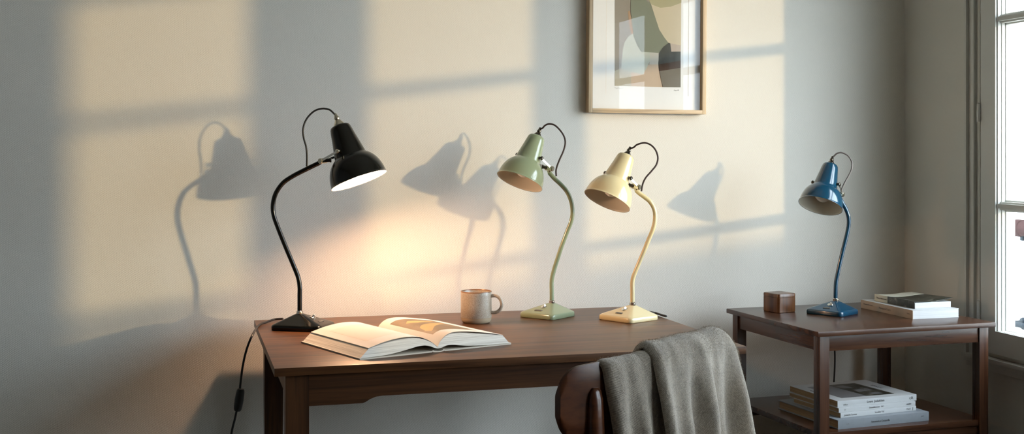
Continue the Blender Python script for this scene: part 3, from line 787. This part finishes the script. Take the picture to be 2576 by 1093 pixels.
text_part('spine_author', 'willow', Tm @ Vector((.018, -.0006, .0055)), u_, UV, .0058, M['ink_soft'], r_)
text_part('publisher_mark', 'cA', Tm @ Vector((.238, -.0006, .0085)), u_, UV, .012, M['ink'], r_)
on_top(Tm, .263, .23, .017, [(.13, .13), (.52, .13), (.47, .84), (.13, .84)], 'cover_picture', M['cover_photo_grey'], r_)
on_top(Tm, .263, .23, .017, [(.455, .13), (.80, .13), (.76, .85), (.41, .85)], 'cover_picture', M['dark_photo_cover'], r_, .0004)
for pl in ([(.50, .62), (.57, .62), (.56, .78), (.44, .78), (.45, .70)], [(.50, .36), (.64, .40), (.63, .52), (.50, .50)], [(.58, .18), (.70, .2), (.68, .28), (.56, .27)], [(.66, .40), (.70, .40), (.70, .55), (.66, .52)]):
    on_top(Tm, .263, .23, .017, pl, 'cover_picture_detail', M['cover_photo_grey'], r_, .0006)
text_part('cover_title', 'ROMAJE', Tm @ Vector((.228, .13, .0173)), v_, -u_, .014, M['ink_soft'], r_, align='CENTER')
text_part('cover_author', 'Antonio', Tm @ Vector((.014, .12, .0173)), v_, -u_, .009, M['ink'], r_, align='LEFT')

# stack on the table top: spine faces the left, trimmed edge faces the front
p = gp(2296.2, 804, SIDEZ); q = gp(2165.8, 775.2, SIDEZ)
# the spine runs from the back corner to the front corner, pages to its right
def side_book(name, label, front, back, w, t, z, cover, spinem, pages):
    ud = (front - back); L = ud.length; ud = Vector((ud.x, ud.y, 0)).normalized()
    return closed_book(name, label, back, ud, L, w, t, z, cover, spinem, pages)
r_, Tm, u_, v_ = side_book('book', 'large white book under the dark covered paperback on the side table', p, q, .154, .0250, SIDEZ, M['white_cover'], M['tan_spine'], M['pages_white'])
text_part('spine_title', 'Monoppola Traure', Tm @ Vector((.095, -.0006, .0125)), u_, UV, .0085, M['ink_soft'], r_, width=.058)
text_part('spine_author', 'Danandonicas', Tm @ Vector((.014, -.0006, .0145)), u_, UV, .0068, M['ink_soft'], r_, width=.048)
text_part('publisher_mark', 'Hanno', Tm @ Vector((.232, -.0006, .0135)), u_, UV, .006, M['ink_soft'], r_)
z = SIDEZ + .0253
p = gp(2301, 777.8, z); q = gp(2200, 757, z)
ud = (p - q); ud.z = 0; L = ud.length; ud.normalize(); vd = Vector((-ud.y, ud.x, 0))
o = Vector((q.x, q.y, z)); Tm = frame_mat(o, ud, vd, UV)
root = thing('paperback', tuple(o + ud * L / 2 + vd * .06), 'dark photo covered paperback with a cream strip, lying on the large white book', 'book')
w, t = .123, .0205
MB().box((0, .0004, 0), (L, w, .0008), .0002, Tm).out('back_cover', M['white_cover'], root)
MB().box((0, -.0003, 0), (L * .335, .0012, t), .0004, Tm).out('spine', M['cream_cover'], root)
MB().box((L * .335, -.0003, 0), (L, .0012, t), .0004, Tm).out('spine', M['dark_photo_cover'], root)
MB().box((.0006, .0012, .0008), (L - .0006, w - .001, t - .0035), 0, Tm).out('page_block', M['pages_white'], root, smooth=False)
def curl(a, b, m, nm, lift=0):
    """front cover, its free edge curling upwards"""
    vs, fs = [], []; N = 14; K = 8
    for j in range(K + 1):
        f = a + (b - a) * j / K
        for i in range(N + 1):
            g = i / N
            zc = t - .0008 - .0018 * math.sin(min(1, g * 1.4) * math.pi) + (.0075 * (f ** 1.6) + .004) * max(0, g - .45) ** 1.5 * 1.8
            vs.append(Tm @ Vector((f * L, g * (w + .006), zc + lift)))
    for j in range(K):
        for i in range(N): fs.append([j * (N + 1) + i, j * (N + 1) + i + 1, (j + 1) * (N + 1) + i + 1, (j + 1) * (N + 1) + i])
    ob = mesh(nm, vs, fs, m, root)
    md = ob.modifiers.new('thickness', 'SOLIDIFY'); md.thickness = .0005
    return ob
curl(0, .335, M['cream_cover'], 'front_cover'); curl(.335, 1, M['dark_photo_cover'], 'front_cover')
text_part('spine_title', 'Clubern Neon Lecorz', Tm @ Vector((.010, -.0006, .0105)), ud, UV, .0072, M['ink_soft'], root, width=.052)

# ---------------------------------------------------------------- wooden box
M['boxwood'] = wood('polished_box_wood', (.055, .019, .007), (.20, .080, .026), 'Z', .25, 1.2)
L_, F_, R_ = gp(1913.4, 782, SIDEZ), gp(1957, 789.5, SIDEZ), gp(2008, 786, SIDEZ)
c = (L_ + R_) / 2; u = (F_ - L_).normalized(); v = Vector((-u.y, u.x, 0)); c0 = Vector((c.x, c.y, 0))
wb = thing('wooden_box', (c.x, c.y, SIDEZ), 'small square brown wooden box with rounded corners, left of the blue lamp', 'box')
hw, hd = .0355, .0345
zb = SIDEZ
MB().loft([rrect(c0, u, v, hw - s_, hd - s_, .008, zb + z_) for z_, s_ in ((0, .0015), (.0015, 0), (.044, 0), (.0448, .0006))]).out('box_body', M['boxwood'], wb)
MB().loft([rrect(c0, u, v, hw - s_, hd - s_, .008, zb + z_) for z_, s_ in ((.0450, .0006), (.0456, 0), (.0535, 0), (.0552, .0008), (.0560, .0026), (.0562, .006))]).out('lid', M['boxwood'], wb)

# ---------------------------------------------------------------- framed picture
M['oak'] = wood('pale_oak_frame', (.50, .345, .195), (.68, .50, .30), 'Z', .45, 1.0)
M['oakX'] = wood('pale_oak_frame_rail', (.50, .345, .195), (.68, .50, .30), 'X', .45, 1.0)
M['mat_board'] = mat('white_mount', (.80, .80, .78), .8)
FYf = D - .033
def fpt(x, y, Y=FYf): return wp(x, y, Y)
bl, br = fpt(1481, 283), fpt(1776.5, 288)
rot = math.atan2(br.z - bl.z, br.x - bl.x)
PW = (br - bl).length; PH = .80
ex = Vector((math.cos(rot), 0, math.sin(rot))); ez = Vector((-math.sin(rot), 0, math.cos(rot)))
PT = frame_mat(bl, ex, Vector((0, 1, 0)), ez)
pic = thing('picture', tuple(PT @ Vector((PW / 2, .03, PH / 2))), 'abstract print in muted shapes behind glass in a pale oak frame, hung on the wall', 'picture')
fw = .0125
fb = MB()
MB().box((0, 0, 0), (fw, .031, PH), .0012, PT).out('frame_stile', M['oak'], pic)
MB().box((PW - fw, 0, 0), (PW, .031, PH), .0012, PT).out('frame_stile', M['oak'], pic)
MB().box((fw, 0, 0), (PW - fw, .031, fw), .0012, PT).out('frame_rail', M['oakX'], pic)
MB().box((fw, 0, PH - fw), (PW - fw, .031, PH), .0012, PT).out('frame_rail', M['oakX'], pic)
MB().box((fw * .6, .020, fw * .6), (PW - fw * .6, .030, PH - fw * .6), 0, PT).out('mount_board', M['mat_board'], pic, smooth=False)
MB().box((fw * .8, .0100, fw * .8), (PW - fw * .8, .0115, PH - fw * .8), 0, PT).out('picture_glass', M['framed_glass'], pic, smooth=False)
# print: polygons measured on the photograph's print, flat shapes of colour
PI_ = PT.inverted()
def pp(x, y):
    q = PI_ @ wp(1440 + x / 3.525, y / 3.525, FYf + .020); return q.x, q.z
cols = dict(taupe=(.300, .262, .215), sage=(.215, .225, .165), cream=(.56, .48, .34), olive=(.40, .36, .22), egg=(.47, .48, .40), pale=(.50, .47, .40), sand=(.44, .40, .31), pink=(.54, .42, .31), slate=(.075, .075, .065), brown=(.07, .042, .028), stone=(.185, .165, .13), blush=(.46, .38, .31), tan=(.42, .27, .16), line=(.82, .80, .74))
shapes = [('taupe', [(375, 762), (958, 775), (965, -330), (375, -330)]),
    ('sand', [(375, 630), (430, 605), (520, 640), (520, 766), (375, 762)]),
    ('pink', [(520, 600), (765, 560), (775, 650), (800, 773), (520, 766)]),
    ('tan', [(492, 100), (508, 95), (545, 290), (522, 305), (500, 200)]),
    ('egg', [(538, 298), (500, 320), (465, 370), (446, 440), (432, 608), (520, 640), (625, 661), (655, 610), (688, 540), (688, 465), (605, 455), (570, 400)]),
    ('pale', [(685, 462), (762, 466), (768, 572), (680, 572), (688, 530)]),
    ('cream', [(600, -330), (640, -60), (695, 35), (735, 160), (770, 265), (810, 330), (850, 382), (962, 404), (965, -330)]),
    ('olive', [(600, -330), (640, -60), (700, 40), (780, 70), (870, 60), (965, 25), (965, -330)]),
    ('sage', [(525, -330), (517, -40), (515, 80), (525, 200), (545, 330), (605, 460), (765, 470), (795, 425), (852, 382), (815, 335), (770, 265), (735, 160), (695, 35), (625, -20), (560, -330)]),
    ('slate', [(852, 380), (800, 420), (770, 470), (762, 560), (768, 630), (958, 600), (958, 455), (875, 460), (866, 385)]),
    ('blush', [(866, 384), (960, 404), (959, 458), (876, 459)]),
    ('stone', [(768, 600), (958, 590), (958, 775), (800, 773), (775, 660)]),
    ('brown', [(766, 572), (958, 538), (958, 602), (770, 632)])]
pb = MB(); pm = []
for i, (cn, pts) in enumerate(shapes):
    pb.cur = i; pm.append(mat('print_' + cn, cols[cn], .8, spec=.2, nz=(40, .05)))
    dpt = .0197 - i * .00012
    pb.poly_prism([PT @ Vector((pp(x, y)[0], dpt, pp(x, y)[1])) for x, y in pts][::-1], Vector((0, .0001, 0)))
mesh('print', pb.v, pb.f, None, pic, smooth=False, mats=pm, fm=pb.mi)
def bandln(x, y0, y1, wpx, m, nm):
    q0, q1 = pp(x, y0), pp(x, y1)
    MB().box((q0[0] - wpx, .01985, min(q0[1], q1[1])), (q0[0] + wpx, .0201, max(q0[1], q1[1])), 0, PT).out(nm, m, pic, smooth=False)
bandln(297, 835, -250, .0008, M['page'], 'embossed_line')
bandln(1026, 855, -250, .0009, M['tan_spine'], 'embossed_line')
def squiggle(x0, x1, y, nm):
    pts = []
    for i in range(26):
        q = pp(x0 + (x1 - x0) * i / 25, y + random.uniform(-6, 6)); pts.append(PT @ Vector((q[0], .0199, q[1])))
    MB().tube(pts, .00028, 5, sub=3).out(nm, M['ink_soft'], pic)
squiggle(372, 448, 783, 'pencil_signature'); squiggle(898, 945, 802, 'pencil_signature')

# ---------------------------------------------------------------- chair and blanket
M['ply'] = wood('bent_plywood', (.065, .018, .006), (.14, .043, .014), 'X', .28, .7)
CT = .88                                   # top of the backrest
PLc = at(1403, HY, 1.80); PRc = at(1832, HY, 2.14)
PLc.z = PRc.z = 0
cu = (PRc - PLc).normalized(); cw = (PRc - PLc).length; cn = Vector((cu.y, -cu.x, 0))      # cn points to the back of the chair (camera side)
chair = thing('chair', tuple(PLc + cu * cw / 2 - cn * .2), 'brown bent plywood chair pulled up to the desk, under a wool blanket', 'chair')
def back_pt(a, z, off=0.0):
    bow = .035 * (1 - (2 * a - 1) ** 2)
    return PLc + cu * (cw * a) + cn * (bow + off) + UV * z
CB = .770
def chair_back():
    n = 96; vs = []; rc = .038
    outl = []
    H_ = CT - CB
    for sx, sz, a0 in ((1, 1, 0), (-1, 1, 90), (-1, -1, 180), (1, -1, 270)):
        for k in range(7):
            a = math.radians(a0 + 90 * k / 6)
            outl.append((cw / 2 + sx * (cw / 2 - rc) + rc * math.cos(a), H_ / 2 + sz * (H_ / 2 - rc) + rc * math.sin(a)))
    # fine strips between left and right outline, along the bow
    def zspan(x):
        d = max(0, rc - x, x - (cw - rc)); dz = rc - math.sqrt(max(0, rc * rc - d * d))
        rise = .012 * (1 - (2 * x / cw - 1) ** 2)
        return CB + dz, CT - dz + rise
    xs = [cw * (0.5 - 0.5 * math.cos(math.pi * i / n)) for i in range(n + 1)]
    rings = []
    for x in xs:
        a, b = zspan(x); m_ = 8; r = []
        if b - a < .002: b = a + .002
        for s_ in (0, 1):
            for j in range(m_ + 1):
                q = j / m_ if s_ == 0 else 1 - j / m_
                zed = a + (b - a) * q; th = (.0055 if s_ == 0 else -.0055) * (1 if 0 < j < m_ else .45)
                r.append(back_pt(x / cw, zed, th))
        rings.append(r)
    MB().loft(rings).out('backrest', M['ply'], chair, angle=60)
chair_back()
def upright(a):
    """rounded wooden upright carrying the backrest, running down to the floor as the rear leg"""
    rings = []
    for z, w_, th, off in ((0, .011, .010, .10), (.25, .013, .012, .055), (.44, .017, .014, .012), (.62, .017, .013, .004), (.74, .0165, .012, .002), (.80, .0155, .011, 0), (.83, .0145, .009, 0), (.842, .0115, .006, 0), (.848, .006, .003, 0)):
        c = back_pt(a, z, .006 + off); r = []
        for k in range(16):
            an = 2 * math.pi * k / 16
            r.append(c + cu * (math.cos(an) * w_) + cn * (math.sin(an) * th))
        rings.append(r)
    MB().loft(rings).out('rear_leg', M['ply'], chair, angle=70)
upright(.135); upright(.865)
sc = PLc + cu * cw / 2 - cn * .20
def seat():
    rings = []
    for z_, s_ in ((.428, .006), (.430, 0), (.440, 0), (.442, .005)):
        rings.append(rrect(Vector((sc.x, sc.y, 0)), cu, cn, .205 - s_, .20 - s_, .06, z_, 6))
    MB().loft(rings).out('seat', M['ply'], chair)
seat()
for s_ in (-1, 1):
    a = sc + cu * (.165 * s_) - cn * .16
    MB().tube([Vector((a.x, a.y, .43)) , Vector((a.x, a.y, .2)) - cn * .01 + cu * (.008 * s_), Vector((a.x, a.y, 0)) - cn * .02 + cu * (.016 * s_)], lambda t: .015 - .004 * t, 14).out('front_leg', M['ply'], chair)
    MB().box((-.15 - .0, -.012, .38), (.19, .012, .425), .003, frame_mat(Vector((sc.x, sc.y, 0)) + cu * (.165 * s_), cn, cu * -1, UV)).out('seat_rail', M['ply'], chair)

def wool():
    m = mat('grey_wool', (.3, .28, .25), .95, spec=.1, sheen=.6)
    nt = m.node_tree; b = nt.nodes['Principled BSDF']; b.inputs['Sheen Roughness'].default_value = .6
    uv = nt.nodes.new('ShaderNodeUVMap'); uv.uv_map = 'uv'
    tc = nt.nodes.new('ShaderNodeTexCoord')
    # herringbone: diagonal bands whose slope flips in every other column
    sep = nt.nodes.new('ShaderNodeSeparateXYZ'); nt.links.new(uv.outputs[0], sep.inputs[0])
    pg = nt.nodes.new('ShaderNodeMath'); pg.operation = 'PINGPONG'; pg.inputs[1].default_value = .011; nt.links.new(sep.outputs[0], pg.inputs[0])
    ad = nt.nodes.new('ShaderNodeMath'); ad.operation = 'ADD'; nt.links.new(pg.outputs[0], ad.inputs[0]); nt.links.new(sep.outputs[1], ad.inputs[1])
    mu = nt.nodes.new('ShaderNodeMath'); mu.operation = 'MULTIPLY'; mu.inputs[1].default_value = 2 * math.pi / .0027; nt.links.new(ad.outputs[0], mu.inputs[0])
    si = nt.nodes.new('ShaderNodeMath'); si.operation = 'SINE'; nt.links.new(mu.outputs[0], si.inputs[0])
    n = nt.nodes.new('ShaderNodeTexNoise'); n.inputs['Scale'].default_value = 330; n.inputs['Detail'].default_value = 6; n.inputs['Roughness'].default_value = .7
    nt.links.new(tc.outputs['Object'], n.inputs['Vector'])
    n2 = nt.nodes.new('ShaderNodeTexNoise'); n2.inputs['Scale'].default_value = 28; n2.inputs['Detail'].default_value = 3
    nt.links.new(tc.outputs['Object'], n2.inputs['Vector'])
    s1 = nt.nodes.new('ShaderNodeMath'); s1.operation = 'MULTIPLY_ADD'; s1.inputs[1].default_value = .10; nt.links.new(si.outputs[0], s1.inputs[0]); nt.links.new(n.outputs['Fac'], s1.inputs[2])
    s2 = nt.nodes.new('ShaderNodeMath'); s2.operation = 'MULTIPLY_ADD'; s2.inputs[1].default_value = .5; nt.links.new(n2.outputs['Fac'], s2.inputs[0]); nt.links.new(s1.outputs[0], s2.inputs[2])
    cr = nt.nodes.new('ShaderNodeValToRGB')
    cr.color_ramp.elements[0].position = .45; cr.color_ramp.elements[0].color = (.15, .117, .080, 1)
    cr.color_ramp.elements[1].position = 1.0; cr.color_ramp.elements[1].color = (.54, .455, .345, 1)
    nt.links.new(s2.outputs[0], cr.inputs[0]); nt.links.new(cr.outputs[0], b.inputs['Base Color'])
    bp = nt.nodes.new('ShaderNodeBump'); bp.inputs['Strength'].default_value = .9; bp.inputs['Distance'].default_value = .0022
    nt.links.new(s1.outputs[0], bp.inputs['Height']); nt.links.new(bp.outputs[0], b.inputs['Normal'])
    return m
M['wool'] = wool()
bl_c = PLc + cu * (cw * .62) + cn * .02
blanket = thing('blanket', (bl_c.x, bl_c.y, .4), 'grey woven wool blanket draped over the back of the chair', 'blanket')
def drape(name, a0, a1, a0b, a1b, lift, off, amp, phase, rear, front, topf, nu=120, nr=90):
    """sheet over the backrest: a0..a1 span at the ridge, a0b..a1b span at the rear hem"""
    vs, fs, uvs = [], [], []
    L1, L2 = rear, front
    def pos(ua_, s):
        # s: signed arc length over the ridge, positive = camera side going down
        f = min(1, abs(s) / L1)
        a = (a0 + (a1 - a0) * ua_) * (1 - f) + (a0b + (a1b - a0b) * ua_) * f
        ztop = CT + .012 * (1 - (2 * min(1, max(0, a)) - 1) ** 2) + lift + topf(ua_)
        R0 = off                         # radius of the fold over the edge
        q = math.pi / 2 * R0
        if abs(s) < q:
            an = s / R0; o_ = R0 * math.sin(an); z_ = ztop - R0 * (1 - math.cos(an))
        else:
            o_ = R0 * (1 if s > 0 else -1); z_ = ztop - R0 - (abs(s) - q)
        g = max(0, abs(s) - .01)
        fold = amp * min(1, g / .12) * (1 + .8 * min(1, g / .35)) * (.55 * math.sin(ua_ * 15 + phase) + .45 * math.sin(ua_ * 27 + phase * 2.3 + s * 3) + .3 * math.sin(ua_ * 8 - 1 + s * 4))
        fl = .10 * max(0, g - .02) * (1 if s > 0 else -1)
        nz_ = noise.noise(Vector((a * 9, s * 7, phase))) * .004 + noise.noise(Vector((a * 30, s * 24, phase))) * .0016
        p = back_pt(a, z_, o_ + (fold if s > 0 else fold * .6 ) + fl + nz_)
        return p + UV * (nz_ * 1.2 if abs(s) < .06 else 0)
    ss = [-L2 + (L1 + L2) * j / nr for j in range(nr + 1)]
    for s in ss:
        for i in range(nu + 1):
            ua_ = i / nu
            p = pos(ua_, s)
            # edges roll inwards
            ed = max(0, 1 - ua_ / .05) if a0 > -9 else 0; er = max(0, 1 - (1 - ua_) / .05)
            p -= cn * (.010 * (ed ** 2 + er ** 2)) * (1 if s > 0 else -1)
            vs.append(p); uvs.append(((a0b + (a1b - a0b) * ua_) * cw, s))
    W_ = nu + 1
    for j in range(nr):
        for i in range(nu): fs.append([j * W_ + i, j * W_ + i + 1, (j + 1) * W_ + i + 1, (j + 1) * W_ + i])
    off_ = worldloc(blanket)
    me = bpy.data.meshes.new(name); me.from_pydata([v - off_ for v in vs], [], fs)
    ul = me.uv_layers.new(name='uv')
    for lp in me.loops: ul.data[lp.index].uv = uvs[lp.vertex_index]
    me.materials.append(M['wool'])
    for p in me.polygons: p.use_smooth = True
    o = bpy.data.objects.new(name, me); C.objects.link(o); o.parent = blanket
    md = o.modifiers.new('thickness', 'SOLIDIFY'); md.thickness = .005; md.offset = 0
    sb = o.modifiers.new('smooth', 'SUBSURF'); sb.levels = 1; sb.render_levels = 1
    return o, pos
o1, pos1 = drape('under_fold', .155, .56, .26, .50, .004, .016, .006, 2.2, .42, .36, lambda u: -.004)
o2, pos2 = drape('outer_fold', .355, .925, .42, .995, .014, .028, .014, .6, .50, .40, lambda u: .005 * math.exp(-((u - .80) / .22) ** 2) - .018 * max(0, (u - .88) / .12) ** 2 - .006 * max(0, 1 - u / .08) ** 2)

def fuzz(name, pos, count, seed, rear, front):
    """loose wool fibres standing off the cloth"""
    rnd = random.Random(seed); vs, fs = [], []; off_ = worldloc(blanket)
    for i in range(count):
        ua_ = rnd.random(); sq = rnd.uniform(-.06, rear * .62) if rnd.random() < .75 else rnd.uniform(-.03, .05)
        if rnd.random() < .15: ua_ = 1 - rnd.random() * .04
        p = pos(ua_, sq); e_ = .004
        tu = pos(min(1, ua_ + e_), sq) - pos(max(0, ua_ - e_), sq); tv = pos(ua_, sq + .003) - pos(ua_, sq - .003)
        n_ = tu.cross(tv).normalized()
        if n_.dot(cn + UV * .6) < 0: n_ = -n_
        tu.normalize(); tv.normalize()
        d = (n_ * rnd.uniform(.25, 1.0) + tu * rnd.uniform(-1, 1) + tv * rnd.uniform(-.6, .9)).normalized()
        L = rnd.uniform(.002, .0055); w = d.cross(n_ + tu * .3).normalized() * .00013
        m1 = p + n_ * .002 + d * L * .55; m2 = p + n_ * .0015 + d * L + tv * L * .35
        k = len(vs); b0 = p + n_ * .0015
        vs += [b0 - w, b0 + w, m1 + w * .8, m1 - w * .8, m2]; fs += [[k, k + 1, k + 2, k + 3], [k + 3, k + 2, k + 4]]
    me = bpy.data.meshes.new(name); me.from_pydata([v - off_ for v in vs], [], fs); me.materials.append(M['fibre'])
    o = bpy.data.objects.new(name, me); C.objects.link(o); o.parent = blanket; o['kind'] = 'stuff'
M['fibre'] = mat('wool_fibre', (.42, .37, .30), .9, spec=.1)
fuzz('wool_fuzz', pos2, 16000, 3, .50, .4)
fuzz('wool_fuzz', pos1, 4500, 5, .42, .36)
